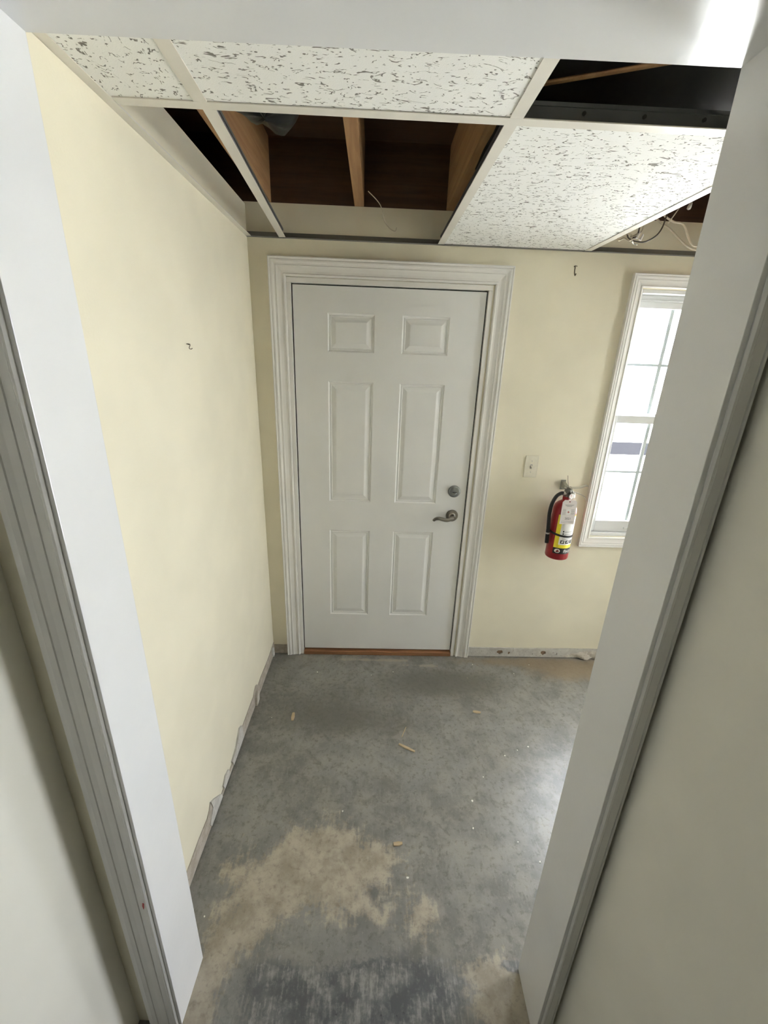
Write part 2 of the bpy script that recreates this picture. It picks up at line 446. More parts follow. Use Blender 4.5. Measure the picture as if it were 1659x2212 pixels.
for k in range(10):
    x = .30 + k * .135
    h.lathe([(.0042, -.0001), (.0042, .0032)], 10, Matrix.Translation((x, -1.0385, ZC + .019)) @ Matrix.Rotation(math.pi / 2, 4, 'X'))
h.build('route_hole', M_DARKGAP, tm)
tee('cross_tee', (-.033, -.002), (.0175, -1.018))
tee('cross_tee', (.009, -1.047), (.021, -1.43))
tee('cross_tee', (.678, -.002), (.686, -1.020))
tee('cross_tee', (.690, -1.049), (.693, -1.45))
tee('cross_tee', (1.350, -.002), (1.373, -1.022))
tee('cross_tee', (1.373, -1.051), (1.376, -1.62))
tee('cross_tee', (2.03, -.002), (2.05, -1.024))
tee('cross_tee', (2.05, -1.053), (2.06, -1.62))

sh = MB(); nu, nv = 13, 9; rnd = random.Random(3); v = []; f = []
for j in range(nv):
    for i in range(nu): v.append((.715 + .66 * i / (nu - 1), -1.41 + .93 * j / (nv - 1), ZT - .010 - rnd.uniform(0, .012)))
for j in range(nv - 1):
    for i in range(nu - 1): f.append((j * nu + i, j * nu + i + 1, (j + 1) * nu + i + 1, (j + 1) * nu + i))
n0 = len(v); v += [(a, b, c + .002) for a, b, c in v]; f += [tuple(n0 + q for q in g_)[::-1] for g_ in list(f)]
child(link_mesh('shade_sheet', v, f, M_DARKGAP, smooth=True), ceil)  # black sheet added to darken the unlit space above the open bay

# wall angles
m = MB().prism([(XL + .0012, -.0), (XL1 + .0012, -1.43), (XL1 + .023, -1.43), (XL + .023, 0)], ZC, ZC + .002)
m.prism([(XL + .0002, -.0), (XL1 + .0002, -1.43), (XL1 + .0018, -1.43), (XL + .0018, 0)], ZC, ZC + .022)
child(m.build('wall_angle', M_TEE), ceil)
m = MB().box((XL, -.020, ZC), (XR, -.0006, ZC + .0018)).box((XL, -.0018, ZC), (XR, -.0004, ZC + .022))
child(m.build('wall_angle', M_ANGLE), ceil)

def tile(poly, mat, z=ZC + .0026):
    return child(MB().prism(poly, z, z + .016).build('ceiling_tile', mat), ceil)
e = .003
tile([(XL1 + .008, -1.045), (.006, -1.046), (.016, -1.43), (XL1 + .010, -1.42)], M_TILE_T)
tile([(.012, -1.047), (.688, -1.049), (.691, -1.45), (.022, -1.43)], M_TILE)
tile([(.680, -.004), (1.346, -.004), (1.368, -1.022), (.689, -1.020)], M_TILE)
tile([(1.378, -1.053), (2.046, -1.053), (2.056, -1.62), (1.380, -1.62)], M_TILE)
tile([(2.055, -1.053), (XR - .002, -1.053), (XR - .002, -1.62), (2.063, -1.62)], M_TILE)
tile([(2.034, -.004), (XR - .002, -.004), (XR - .002, -1.026), (2.053, -1.024)], M_TILE)

# ------------------------------------------------------------------ exterior door
door = empty('door_1', (.457, 0, 0)); struct(door, 'white six panel exterior door with nickel lever and deadbolt', 'door')
SY = .006                                   # slab face, slightly inside the frame
SW, SZ0, SZ1 = .9144, .0377, 2.0697
px = [(.163, .389), (.522, .750)]; pz = [(.288, .840), (1.012, 1.644), (1.783, 1.955)]
def slab_mesh():
    xs = sorted([0, SW] + [q for a in px for q in a]); zs = sorted([SZ0, SZ1] + [q for a in pz for q in a])
    v = [(x, SY, z) for z in zs for x in xs]; f = []; nx = len(xs)
    for j in range(len(zs) - 1):
        for i in range(nx - 1):
            cx, cz = (xs[i] + xs[i + 1]) / 2, (zs[j] + zs[j + 1]) / 2
            if any(a < cx < b for a, b in px) and any(a < cz < b for a, b in pz): continue
            f.append((j * nx + i, j * nx + i + 1, (j + 1) * nx + i + 1, (j + 1) * nx + i))
    n = len(v)
    for (x, z) in ((0, SZ0), (SW, SZ0), (SW, SZ1), (0, SZ1)): v += [(x, SY, z), (x, SY + .042, z)]
    for k in range(4):
        a, b = n + 2 * k, n + 2 * ((k + 1) % 4); f.append((a, b, b + 1, a + 1))
    f.append((n + 1, n + 3, n + 5, n + 7))
    return v, f
v, f = slab_mesh(); child(link_mesh('slab', v, f, M_DOOR), door)
RING = [(0, 0), (.0025, .0045), (.007, .0075), (.010, .0070), (.013, .0045), (.017, .0060), (.028, .0035), (.037, .0008), (.040, .0003)]
for a, b in px:
    for c, d in pz:
        v = []; f = []
        for ins, dep in RING:
            v += [(a + ins, SY + dep, c + ins), (b - ins, SY + dep, c + ins), (b - ins, SY + dep, d - ins), (a + ins, SY + dep, d - ins)]
        for k in range(len(RING) - 1):
            for q in range(4): f.append((4 * k + q, 4 * k + (q + 1) % 4, 4 * k + 4 + (q + 1) % 4, 4 * k + 4 + q))
        n = 4 * (len(RING) - 1); f.append((n, n + 1, n + 2, n + 3))
        child(link_mesh('panel', v, f, M_DOOR), door)
# frame: jamb legs, head, dark weatherstrip behind the gap, oak sill
JF = -.006
child(box('side_jamb', (dx0, JF, 0), (-.0060, T, 2.0755), M_TRIM, bevel=.002), door)
child(box('side_jamb', (SW + .0060, JF, 0), (dx1, T, 2.0755), M_TRIM, bevel=.002), door)
child(box('head_jamb', (dx0, JF, 2.0755), (dx1, T, dzt), M_TRIM, bevel=.002), door)
m = MB().box((-.0061, SY + .016, .03), (.006, SY + .050, 2.0756)).box((SW - .006, SY + .012, .03), (SW + .0061, SY + .050, 2.0756)).box((-.0061, SY + .016, SZ1 - .006), (SW + .0061, SY + .050, 2.0757))
m.box((-.0061, SY + .016, .026), (SW + .0061, SY + .05, SZ0 + .004))
child(m.build('weatherstrip', M_DARKGAP), door)
child(box('threshold', (-.003, -.012, 0), (SW + .004, .12, .027), M_THRESH, bevel=.004), door)
child(box('exterior_sheet', (-.02, .115, .0), (.935, .128, 2.09), M_DOOR), door)

PROF = [(0, 0), (0, .009), (.004, .012), (.009, .0125), (.012, .0095), (.022, .0100), (.034, .0125), (.043, .0160), (.046, .0140), (.052, .0150), (.058, .0195), (.064, .0200), (.067, .0180), (.069, .0180), (.0745, .0210), (.078, .0205), (.078, 0)]
def casing_leg(name, prof, a, b, out, ma, mb, mat, nrm=(0, -1, 0), xf=None):
    """profile swept from a to b; out = outward direction (u), ma/mb = mitre slope at each end"""
    a, b, out, nrm = Vector(a), Vector(b), Vector(out), Vector(nrm); d = (b - a).normalized()
    v = [a + out * u + nrm * q - d * u * ma for u, q in prof] + [b + out * u + nrm * q + d * u * mb for u, q in prof]
    n = len(prof)
    f = [(i, (i + 1) % n, n + (i + 1) % n, n + i) for i in range(n)] + [tuple(range(n))[::-1], tuple(range(n, 2 * n))]
    return link_mesh(name, v, f, mat, xf=xf)
ci, co, ct = -.026, .9490, 2.100
tr = empty('trim_1', (.457, 0, 0)); struct(tr, 'white moulded casing around the exterior door', 'door casing')
child(casing_leg('casing_leg', PROF, (ci, 0, -.002), (ci, 0, ct), (-1, 0, 0), 0, 1, M_TRIM), tr)
child(casing_leg('casing_leg', PROF, (co, 0, -.004), (co, 0, ct), (1, 0, 0), 0, 1, M_TRIM), tr)
child(casing_leg('casing_head', PROF, (ci, 0, ct), (co, 0, ct), (0, 0, 1), 1, 1, M_TRIM), tr)

# deadbolt and lever
RX = Matrix.Rotation(math.pi / 2, 4, 'X')           # lathe axis -> -y
def knobM(x, z): return Matrix.Translation((x, SY, z)) @ RX
db = MB().lathe([(.0335, 0), (.0335, .004), (.031, .009), (.024, .0125), (.012, .0135), (.001, .0135)], 40, knobM(.848, 1.087)).build('deadbolt', M_NICKEL2)
child(autosmooth(db), door)
tt = MB().tube([(.838, SY - .014, 1.0815), (.848, SY - .026, 1.080), (.858, SY - .014, 1.0785)], .0045, 10, 6).build('thumb_turn', M_NICKEL2, smooth=True); tt.parent = db
tt.matrix_parent_inverse = Matrix.Identity(4)
lv = MB().lathe([(.0345, 0), (.0345, .003), (.032, .007), (.026, .0095), (.020, .0100), (.0135, .016), (.0125, .030), (.0135, .038), (.0125, .046), (.001, .047)], 40, knobM(.848, .945)).build('lever_handle', M_NICKEL)
child(autosmooth(lv), door)
ar = MB().tube([(.850, SY - .040, .944), (.833, SY - .045, .938), (.812, SY - .047, .934), (.790, SY - .048, .938), (.770, SY - .048, .943), (.752, SY - .047, .940), (.742, SY - .046, .932), (.738, SY - .046, .927)], .0082, 14, 6,
               taper=lambda s: 1.0 - .30 * s + .25 * math.sin(math.pi * s) - (.35 if s > .97 else 0), flat=1.15).build('lever_arm', M_NICKEL, smooth=True)
ar.parent = lv

# ------------------------------------------------------------------ window
WP = [(u * .73, d) for u, d in PROF]
def ring(m, x0, x1, z0, z1, y0, y1, l, r_, b, t_):
    m.box((x0, y0, z0), (x0 + l, y1, z1)).box((x1 - r_, y0, z0), (x1, y1, z1)).box((x0 + l, y0, z0), (x1 - r_, y1, z0 + b)).box((x0 + l, y0, z1 - t_), (x1 - r_, y1, z1))
    return m
def make_window(name, x0, x1, label, xf=None):
    """double hung unit in wall coordinates (along, outward, up)"""
    q = xf or (lambda p: p)
    win = empty(name, q(((x0 + x1) / 2, 0, WZ0))); struct(win, label, 'window')
    wi0, wi1, wz0, wz1 = x0 - .003, x1 + .003, WZ0 - .003, WZ1 + .005
    child(casing_leg('casing_leg', WP, (wi0, 0, wz0), (wi0, 0, wz1), (-1, 0, 0), 1, 1, M_TRIM, xf=xf), win)
    child(casing_leg('casing_leg', WP, (wi1, 0, wz0), (wi1, 0, wz1), (1, 0, 0), 1, 1, M_TRIM, xf=xf), win)
    child(casing_leg('casing_head', WP, (wi0, 0, wz1), (wi1, 0, wz1), (0, 0, 1), 1, 1, M_TRIM, xf=xf), win)
    child(casing_leg('casing_apron', WP, (wi0, 0, wz0), (wi1, 0, wz0), (0, 0, -1), 1, 1, M_TRIM, xf=xf), win)
    fm = ring(MB(), x0, x1, WZ0, WZ1, .006, T, .010, .010, .020, .016)
    ring(fm, x0, x1, WZ0, WZ1, .052, T - .002, .018, .018, .040, .036)
    child(fm.build('window_frame', M_VINYL, bevel=.0015, seg=1, xf=xf), win)
    def sash(name, z0, z1, y0, b, t_, mz):
        s = ring(MB(), x0 + .010, x1 - .010, z0, z1, y0, y0 + .028, .022, .022, b, t_).build(name, M_VINYL, bevel=.003, xf=xf)
        child(s, win)
        gx0, gx1, gz0, gz1 = x0 + .030, x1 - .030, z0 + b - .003, z1 - t_ + .003
        box('pane', (gx0, y0 + .011, gz0), (gx1, y0 + .014, gz1), M_GLASS, s, xf=xf)
        for k in (1, 2):
            x = x0 + .032 + (x1 - x0 - .064) * k / 3
            box('muntin', (x - .009, y0 + .016, gz0), (x + .009, y0 + .022, gz1), M_GRILLE, s, xf=xf)
        box('muntin', (gx0, y0 + .0165, mz - .006), (gx1, y0 + .0215, mz + .006), M_GRILLE, s, xf=xf)
        return s
    sash('upper_sash', 1.50, WZ1 - .022, .056, .032, .052, 1.775)
    lo = sash('lower_sash', WZ0 + .022, 1.522, .024, .066, .040, 1.216)
    xc = (x0 + x1) / 2
    MB().box((xc - .03, .012, 1.523), (xc + .025, .030, 1.530)).tube([(xc - .015, .020, 1.533), (xc + .002, .012, 1.537), (xc + .025, .008, 1.536)], .004, 8).build('sash_lock', M_VINYL, lo, xf=xf)
    MB().box((xc - .11, .017, WZ0 + .040), (xc + .11, .025, WZ0 + .050)).build('lift_rail', M_VINYL, lo, bevel=.002, xf=xf)
    rm = MB()
    for z in (WZ1 - .030, WZ1 - .045): rm.box((x0 + .030, .048, z), (x1 - .030, .056, z + .006))
    child(rm.build('head_track', M_VINYL, xf=xf), win)
make_window('window_1', WX0, WX1, 'tall white double hung window blown out by daylight beside the extinguisher')
gd = empty('door_3_added', (XR, (GD0 + GD1) / 2, 0)); struct(gd, 'glazed white door added out of view to light the left wall', 'door')  # unseen door, added to throw daylight onto the left wall and jamb
RXF = lambda p: (XR + p[1], -p[0] + GD0 + GD1, p[2])
child(ring(MB(), GD0, GD1, 0, GDZ, .0, T, .03, .03, .03, .03).build('door_frame', M_VINYL, xf=RXF, bevel=.002), gd)
dl = child(ring(MB(), GD0 + .03, GD1 - .03, .03, GDZ - .03, .03, .07, .05, .05, .10, .06).build('door_leaf', M_VINYL, xf=RXF, bevel=.003), gd)
box('pane', (GD0 + .075, .048, .125), (GD1 - .075, .052, GDZ - .085), M_GLASS, dl, xf=RXF)
MB().tube([(GD0 + .055, .03, 1.0), (GD0 + .055, -.025, 1.0), (GD0 + .055, -.03, 1.1), (GD0 + .055, .03, 1.11)], .008, 10).build('pull_handle', M_NICKEL, dl, xf=RXF)

# outside
g = MB().prism([(-40, -40), (-40, 60), (60, 60), (60, -40)], -.25, -.12).build('floor_outside', M_GROUND); struct(g, 'pale ground outside the window', 'ground')
g = MB().prism([(-40, 7.5), (-40, 9.3), (60, 9.3), (60, 7.5)], -.119, -.112).build('floor_outside_path', M_ASPHALT); struct(g, 'grey band of paving outside the window', 'paving')

# ------------------------------------------------------------------ the doorway the camera looks through
fr = empty('door_2', PT((.4, -.07, 0))); struct(fr, 'glossy white painted jambs of the open doorway in front', 'door frame')
ZHR = ZH - .0095
child(MB().box((JL - .02, PD, 0), (JL, 0, ZH + .02)).build('side_jamb', M_JAMB, xf=PT, bevel=.0012), fr)
child(MB().box((JR, PD - .004, 0), (JR + .02, 0, ZH + .02)).build('side_jamb', M_JAMB, xf=PT, bevel=.0012), fr)
child(MB().hexa([(JL, PD - .002, ZH), (JR, PD - .002, ZHR), (JR, 0, ZHR), (JL, 0, ZH), (JL, PD, ZH + .03), (JR, PD, ZH + .03), (JR, 0, ZH + .03), (JL, 0, ZH + .03)]).build('head_jamb', M_JAMB, xf=PT), fr)
NP = [(0, 0), (0, .008), (.003, .0115), (.007, .0115), (.0105, .0085), (.012, .0085), (.024, .0085), (.0255, .0070), (.027, .0088), (.040, .0105), (.050, .0125), (.0515, .0108), (.053, .0130), (.062, .0150), (.0725, .0150), (.0725, 0)]
tr = empty('trim_2', PT((.4, PD, 0))); struct(tr, 'grey shaded moulded casing on the near side of the doorway', 'door casing')
i0, i1, it = JL - .0075, JR + .008, ZH + .008
child(casing_leg('casing_leg', NP, (i0, PD + .006, .0), (i0, PD + .006, it), (-1, 0, 0), 0, 1, M_TRIM2, xf=PT), tr)
NR = [(u, d) for u, d in NP if u <= .029] + [(.0300, .0092), (.0300, 0)]
child(casing_leg('casing_leg', NR, (i1, PD + .002, .0), (i1, PD + .002, it), (1, 0, 0), 0, 1, M_TRIM2, xf=PT), tr)
child(casing_leg('casing_head', NP, (i0, PD + .006, it), (i1, PD + .006, it), (0, 0, 1), .9, .35, M_TRIM2, xf=PT), tr)

o = flat_poly([(-.0945, .545), (-.0975, .548), (-.0995, .538), (-.0985, .525), (-.0965, .530)], [], .0012, lambda u, q, d: PT((u - .006, PD - .0062 - d, q)), 'paint_chip', M_REDP); child(o, tr)

# ------------------------------------------------------------------ exposed strips where the baseboard was pulled off
def wavy(u0, u1, n, base, amp, seed):
    rnd = random.Random(seed); return [(u0 + (u1 - u0) * i / n, base + rnd.uniform(-amp, amp)) for i in range(n + 1)]
def oval(cx, cz, a, b, n, seed):
    rnd = random.Random(seed)
    return [(cx + a * math.cos(2 * math.pi * k / n) * rnd.uniform(.75, 1.15), cz + b * math.sin(2 * math.pi * k / n) * rnd.uniform(.75, 1.15)) for k in range(n)]
bb = empty('baseboard_back', (1.4, 0, 0)); struct(bb, 'scuffed bare strip with holes where the baseboard was', 'baseboard strip')
top = wavy(1.029, WX1 + .4, 26, .069, .0018, 3)
outer = top + [(WX1 + .4, .002), (1.029, .004)]
holes = [oval(1.232, .036, .020, .016, 12, 5), oval(1.292, .030, .008, .012, 9, 6), oval(1.512, .036, .021, .018, 12, 8), oval(1.445, .026, .004, .006, 7, 9), oval(1.60, .030, .004, .010, 7, 12)]
child(flat_poly(outer, holes, .006, lambda u, q, d: (u, -.0022 - d, q), 'bare_strip', M_BAREW), bb)
child(box('cavity_backing', (1.031, -.0020, .003), (WX1 + .39, -.0004, .066), M_CAVITY), bb)
child(flat_poly(wavy(XL, -.104, 5, .066, .002, 4) + [(-.104, .003), (XL, .003)], [], .005, lambda u, q, d: (u, -.0010 - d, q), 'bare_strip', M_BARE), bb)
# crumbled plaster at its right end
rnd = random.Random(21); nu, nv = 22, 7; v = []; f = []
for j in range(nv):
    for i in range(nu):
        a, b = i / (nu - 1), j / (nv - 1)
        wd = math.sin(math.pi * min(1, a * 1.6) * .5)
        z = .004 + b * .052 * wd + .012 * (1 - wd) + rnd.uniform(-.002, .002)
        d = .008 + .030 * wd * math.sin(math.pi * (1 - b) * .62) * (.7 + .5 * math.sin(a * 17 + b * 3)) * .8 + rnd.uniform(-.003, .003)
        v.append((1.640 + a * .30, -max(.006, d), z))
for j in range(nv - 1):
    for i in range(nu - 1): f.append((j * nu + i, j * nu + i + 1, (j + 1) * nu + i + 1, (j + 1) * nu + i))
n0 = len(v); v += [(x, -.002, z) for x, y, z in v[:n0]]
f += [tuple(n0 + q for q in g_)[::-1] for g_ in list(f)]
per = [i for i in range(nu)] + [j * nu + nu - 1 for j in range(1, nv)] + [(nv - 1) * nu + i for i in range(nu - 2, -1, -1)] + [j * nu for j in range(nv - 2, 0, -1)]
for k in range(len(per)): a, b = per[k], per[(k + 1) % len(per)]; f.append((a, b, b + n0, a + n0))
child(link_mesh('crumbled_plaster', v, f, M_PLASTER), bb)
# left wall
bl = empty('baseboard_left', (XL, -.7, 0)); struct(bl, 'torn bare strip along the foot of the left wall', 'baseboard strip')
def lwx(y): return XL + (XL1 - XL) * (y / -1.46)
def onleft(u, q, d): return (lwx(u) + .0006 + d, u, q)
prof = [(-.004, .082), (-.05, .078), (-.12, .070), (-.20, .072), (-.30, .078), (-.36, .074), (-.385, .098), (-.405, .106), (-.43, .094), (-.45, .078), (-.52, .077), (-.60, .074), (-.66, .072), (-.70, .060), (-.75, .036), (-.82, .028), (-.90, .020), (-.95, .022), (-.99, .034), (-1.01, .060), (-1.03, .108), (-1.045, .088), (-1.07, .076), (-1.14, .082), (-1.22, .078), (-1.27, .080), (-1.35, .078), (-1.43, .080)]
child(flat_poly(prof + [(-1.43, .003), (-.004, .003)], [oval(-.412, .066, .010, .014, 9, 31), oval(-.66, .046, .008, .006, 7, 33)], .0035, onleft, 'bare_strip', M_BARE), bl)
child(flat_poly([(-.02, .004), (-.025, .060), (-.06, .082), (-.07, .050), (-.045, .004)], [], .009, onleft, 'torn_paper', M_BAREW), bl)
child(flat_poly([(-.395, .010), (-.39, .060), (-.41, .080), (-.435, .055), (-.44, .006)], [], .016, onleft, 'torn_paper', M_PLASTER), bl)
child(flat_poly([(-.64, .015), (-.65, .095), (-.68, .110), (-.74, .060), (-.80, .045), (-.79, .012)], [], .008, onleft, 'torn_paper', M_BAREW), bl)
child(flat_poly([(-.83, .010), (-.84, .050), (-.88, .062), (-.91, .040), (-.90, .010)], [], .006, onleft, 'torn_paper', M_BAREW), bl)
child(flat_poly([(-.93, .008), (-.94, .034), (-1.0, .090), (-1.03, .112), (-1.02, .070), (-1.06, .030), (-1.05, .008)], [], .007, onleft, 'torn_paper', M_BAREW), bl)

# ------------------------------------------------------------------ switch, hooks
sw = empty('light_switch', (1.249, 0, 1.24)); tag(sw, 'ivory toggle light switch plate on the wall above the extinguisher', 'light switch')
pl = MB().box((1.2135, -.0065, 1.181), (1.2845, -.0002, 1.3005)).build('cover_plate', M_PLATE, bevel=.003, seg=3); child(pl, sw)
child(box('toggle_slot', (1.2435, -.0072, 1.229), (1.2545, -.0060, 1.253), M_GREYP), sw)
tg = MB().hexa([(1.2455, -.0065, 1.236), (1.2525, -.0065, 1.236), (1.2525, -.0065, 1.249), (1.2455, -.0065, 1.249), (1.246, -.019, 1.230), (1.252, -.019, 1.230), (1.252, -.019, 1.236), (1.246, -.019, 1.236)]).build('toggle', M_PLATE, bevel=.001); child(tg, sw)
for z in (1.211, 1.271):
    child(MB().lathe([(.0032, 0), (.0030, .0012), (.0005, .0016)], 12, Matrix.Translation((1.249, -.0064, z)) @ RX).build('plate_screw', M_STEEL), sw)
hk = MB().tube([(1.3065, .0, 2.190), (1.3065, -.010, 2.190), (1.3055, -.014, 2.184), (1.306, -.013, 2.170), (1.3085, -.012, 2.157), (1.309, -.018, 2.151), (1.3085, -.026, 2.156)], .0026, 8, 5).tube([(1.300, -.012, 2.186), (1.307, -.014, 2.190), (1.315, -.012, 2.189)], .002, 6, 3).build('wall_hook', M_HOOK, smooth=True)
tag(hk, 'small bent metal hook high on the wall between door and window', 'hook')
x = lwx(-.759)
def hp(a, y, z): return (x + a * .7, -.759 + (y + .759) * .62, 1.769 + (z - 1.767) * .62)
hk = MB().tube([hp(-.001, -.757, 1.776), hp(.010, -.757, 1.776), hp(.016, -.759, 1.771), hp(.014, -.764, 1.762), hp(.012, -.760, 1.754), hp(.018, -.754, 1.752), hp(.022, -.751, 1.757)], .0013, 8, 5).tube([hp(.004, -.766, 1.777), hp(.010, -.756, 1.772), hp(.012, -.748, 1.776)], .0011, 6, 4).build('wall_hook', M_HOOK, smooth=True)
tag(hk, 'tiny twisted wire hook alone on the bare left wall', 'hook')

# ------------------------------------------------------------------ fire extinguisher
EX, EY, EZ, ER = 1.437, -.084, .752, .0605
ex = empty('fire_extinguisher', (EX, EY, EZ)); tag(ex, 'red fire extinguisher with yellow label hanging beside the window', 'fire extinguisher')
ME = Matrix.Translation((EX, EY, EZ))
cyl = MB().lathe([(.030, .004), (.051, .000), (.058, .003), (ER, .010), (ER, .270), (.0590, .288), (.0530, .304), (.042, .317), (.028, .326), (.020, .331), (.0195, .345), (.001, .345)], 56, ME).build('cylinder', M_RED)
child(autosmooth(cyl, 50), ex)
def cyp(phi, z, r): a = math.radians(phi); return (EX + r * math.sin(a), EY - r * math.cos(a), EZ + z)
def patch(name, p0, p1, z0, z1, off, mat, parent):
    n = max(2, int(abs(p1 - p0) / 5) + 1); v = []; f = []
    for i in range(n + 1):
        p = p0 + (p1 - p0) * i / n
        v += [cyp(p, z0, ER + off), cyp(p, z1, ER + off), cyp(p, z1, ER - .0002), cyp(p, z0, ER - .0002)]
    for i in range(n):
        for q in range(4): f.append((4 * i + q, 4 * i + (q + 1) % 4, 4 * i + 4 + (q + 1) % 4, 4 * i + 4 + q))
    f += [(3, 2, 1, 0), (4 * n, 4 * n + 1, 4 * n + 2, 4 * n + 3)]
    return child(link_mesh(name, v, f, mat), parent)
P0, P1 = -48, 92
lab = patch('label', P0, P1, .074, .262, .0005, M_YELLOW, ex)
def sub(o): o.parent = lab; o.matrix_parent_inverse = Matrix.Identity(4); return o
def lp(*a): o = patch(*a, ex); o.parent = lab; o.matrix_parent_inverse = lab.matrix_parent_inverse.inverted() @ Matrix.Translation(ex.location).inverted() if False else Matrix.Identity(4); return o
lp('label_white', P0 + 21, P1 - 12, .094, .256, .0009, M_WHITEP)
lp('label_black_band', P0, P1, .040, .0745, .0006, M_BLACKP)
for k in range(3):
    c0 = P0 + 29 + k * 25
    lp('pictogram', c0, c0 + 19, .102, .121, .0013, M_BLACKP)
    lp('pictogram_mark', c0 + 5 + k * 2, c0 + 12, .106 + .002 * k, .116, .0017, M_WHITEP)
    lp('pictogram_mark', c0 + 11, c0 + 15 - k, .109, .1185, .0017, M_WHITEP)
for k in range(2):
    lp('bullet', P0 + 33, P0 + 39, .168 - k * .014, .176 - k * .014, .0013, M_BLACKP)
    for q in range(2): lp('print_line', P0 + 42, P0 + 84 - 6 * q, .1715 - k * .014 - q * .0045, .1735 - k * .014 - q * .0045, .0013, M_GREYP)
for k in range(4): lp('print_line', P0 + 34, P0 + 80, .128 + k * .0035 - .001, .1295 + k * .0035 - .001, .0013, M_GREYP) if k < 2 else None
def on_cyl(name, pts2, faces, phi0, z0, off, mat):
    v = [cyp(phi0 + math.degrees(x / ER), z0 + y, ER + off) for x, y in pts2]
    o = link_mesh(name, v, faces, mat); o.parent = lab; child(o, ex); o.parent = lab; o.matrix_parent_inverse = Matrix.Identity(4); return o
def disc(a, b, n=24): return [(a * math.cos(2 * math.pi * k / n), b * math.sin(2 * math.pi * k / n)) for k in range(n)], [tuple(range(n))]
v, f = disc(.0145, .0115); on_cyl('emblem_oval', v, f, P0 + 22, .0575, .0012, M_WHITEP)
on_cyl('emblem_mark', [(-.009, -.006), (-.003, -.006), (-.001, .000), (-.005, .001), (.009, -.006), (.003, -.006), (.001, .000), (.005, .001), (-.003, .002), (.003, .002), (0, .0085)],
       [(0, 1, 2, 3), (4, 7, 6, 5), (8, 9, 10)], P0 + 22, .0575, .0016, M_REDP)
def text_mesh(s, size):
    cu = bpy.data.curves.new('lettering', 'FONT'); cu.body = s; cu.size = size; cu.align_x = 'LEFT'; cu.resolution_u = 3
    ob = bpy.data.objects.new('lettering', cu); COL.objects.link(ob); bpy.context.view_layer.update()
    me = bpy.data.meshes.new_from_object(ob.evaluated_get(bpy.context.evaluated_depsgraph_get()))
    v = [(q.co.x, q.co.y) for q in me.vertices]; f = [tuple(p.vertices) for p in me.polygons]
    bpy.data.objects.remove(ob); bpy.data.curves.remove(cu); bpy.data.meshes.remove(me)
    return v, f
v, f = text_mesh('Badger', .024); v = [(x + .22 * y, y) for x, y in v]; on_cyl('lettering', v, f, P0 + 50, .0505, .0014, M_WHITEP)

# strap, bracket
band = MB()
N = 60
v = []; f = []
for i in range(N):
    a = 2 * math.pi * i / N; z = .150 + .004 * math.sin(a) ; r0, r1 = ER + .0008, ER + .0032
    for r_, dz in ((r0, -.0055), (r1, -.0055), (r1, .0055), (r0, .0055)): v.append((EX + r_ * math.cos(a), EY + r_ * math.sin(a), EZ + z + dz - .006 * math.cos(a + .3)))
for i in range(N):
    for q in range(4): f.append((4 * i + q, 4 * i + (q + 1) % 4, 4 * ((i + 1) % N) + (q + 1) % 4, 4 * ((i + 1) % N) + q))
child(link_mesh('rubber_strap', v, f, M_BLACK), ex)
child(MB().tube([(EX - ER - .001, EY + .006, EZ + .152), (EX - ER - .012, EY - .004, EZ + .158), (EX - ER - .020, EY - .012, EZ + .160)], .0075, 10, 4).build('hose_clip', M_BLACK, smooth=True), ex)
# valve, gauge, handles, hose
vb = MB().lathe([(.0185, .340), (.0185, .352), (.0150, .356), (.0150, .372), (.0170, .378), (.0170, .392), (.001, .394)], 28, ME).build('valve', M_VALVE); child(autosmooth(vb), ex)
child(MB().lathe([(.0225, .333), (.0235, .336), (.0235, .349), (.0215, .352), (.001, .352)], 8, ME).build('neck_nut', M_RED), ex)
gm = Matrix.Translation((EX + .006, EY - .014, EZ + .361)) @ Matrix.Rotation(math.radians(8), 4, 'Z') @ RX
ga = MB().lathe([(.0075, 0), (.0075, .006), (.0165, .007), (.0170, .017), (.0150, .018), (.001, .018)], 26, gm).build('pressure_gauge', M_VALVE); child(autosmooth(ga), ex)
gf = MB().lathe([(.0142, .0182), (.0138, .0188), (.001, .0188)], 24, gm).build('gauge_face', M_WHITEP); gf.parent = ga
gn = MB().box((EX + .003, EY - .0338, EZ + .360), (EX + .0045, EY - .0330, EZ + .371)).build('gauge_needle', M_REDP); gn.parent = ga
def lever(pts, wd, th, name):
    v = []; f = []
    for (x, y, z) in pts:
        v += [(EX + x, EY + y - wd, EZ + z - th), (EX + x, EY + y + wd, EZ + z - th), (EX + x, EY + y + wd, EZ + z + th), (EX + x, EY + y - wd, EZ + z + th)]
    n = len(pts)
    for i in range(n - 1):
        for q in range(4): f.append((4 * i + q, 4 * i + (q + 1) % 4, 4 * i + 4 + (q + 1) % 4, 4 * i + 4 + q))
    f += [(3, 2, 1, 0), (4 * n - 4, 4 * n - 3, 4 * n - 2, 4 * n - 1)]
    o = link_mesh(name, v, f, M_STEEL); child(o, ex); return o
lever([(-.020, 0, .398), (.0, -.001, .402), (.020, -.004, .400), (.050, -.010, .405), (.075, -.016, .416), (.084, -.018, .419), (.088, -.019, .416)], .010, .0026, 'squeeze_lever')
lever([(-.012, 0, .382), (.014, -.002, .381), (.035, -.006, .376), (.065, -.011, .368), (.086, -.015, .356), (.095, -.017, .343), (.097, -.018, .335)], .009, .0024, 'carry_handle')
child(MB().hexa([(EX - .017, EY - .013, EZ + .372), (EX + .022, EY - .013, EZ + .372), (EX + .022, EY + .012, EZ + .372), (EX - .017, EY + .012, EZ + .372), (EX - .015, EY - .011, EZ + .404), (EX + .012, EY - .011, EZ + .404), (EX + .012, EY + .010, EZ + .404), (EX - .015, EY + .010, EZ + .404)]).build('lever_yoke', M_VALVE, bevel=.002), ex)
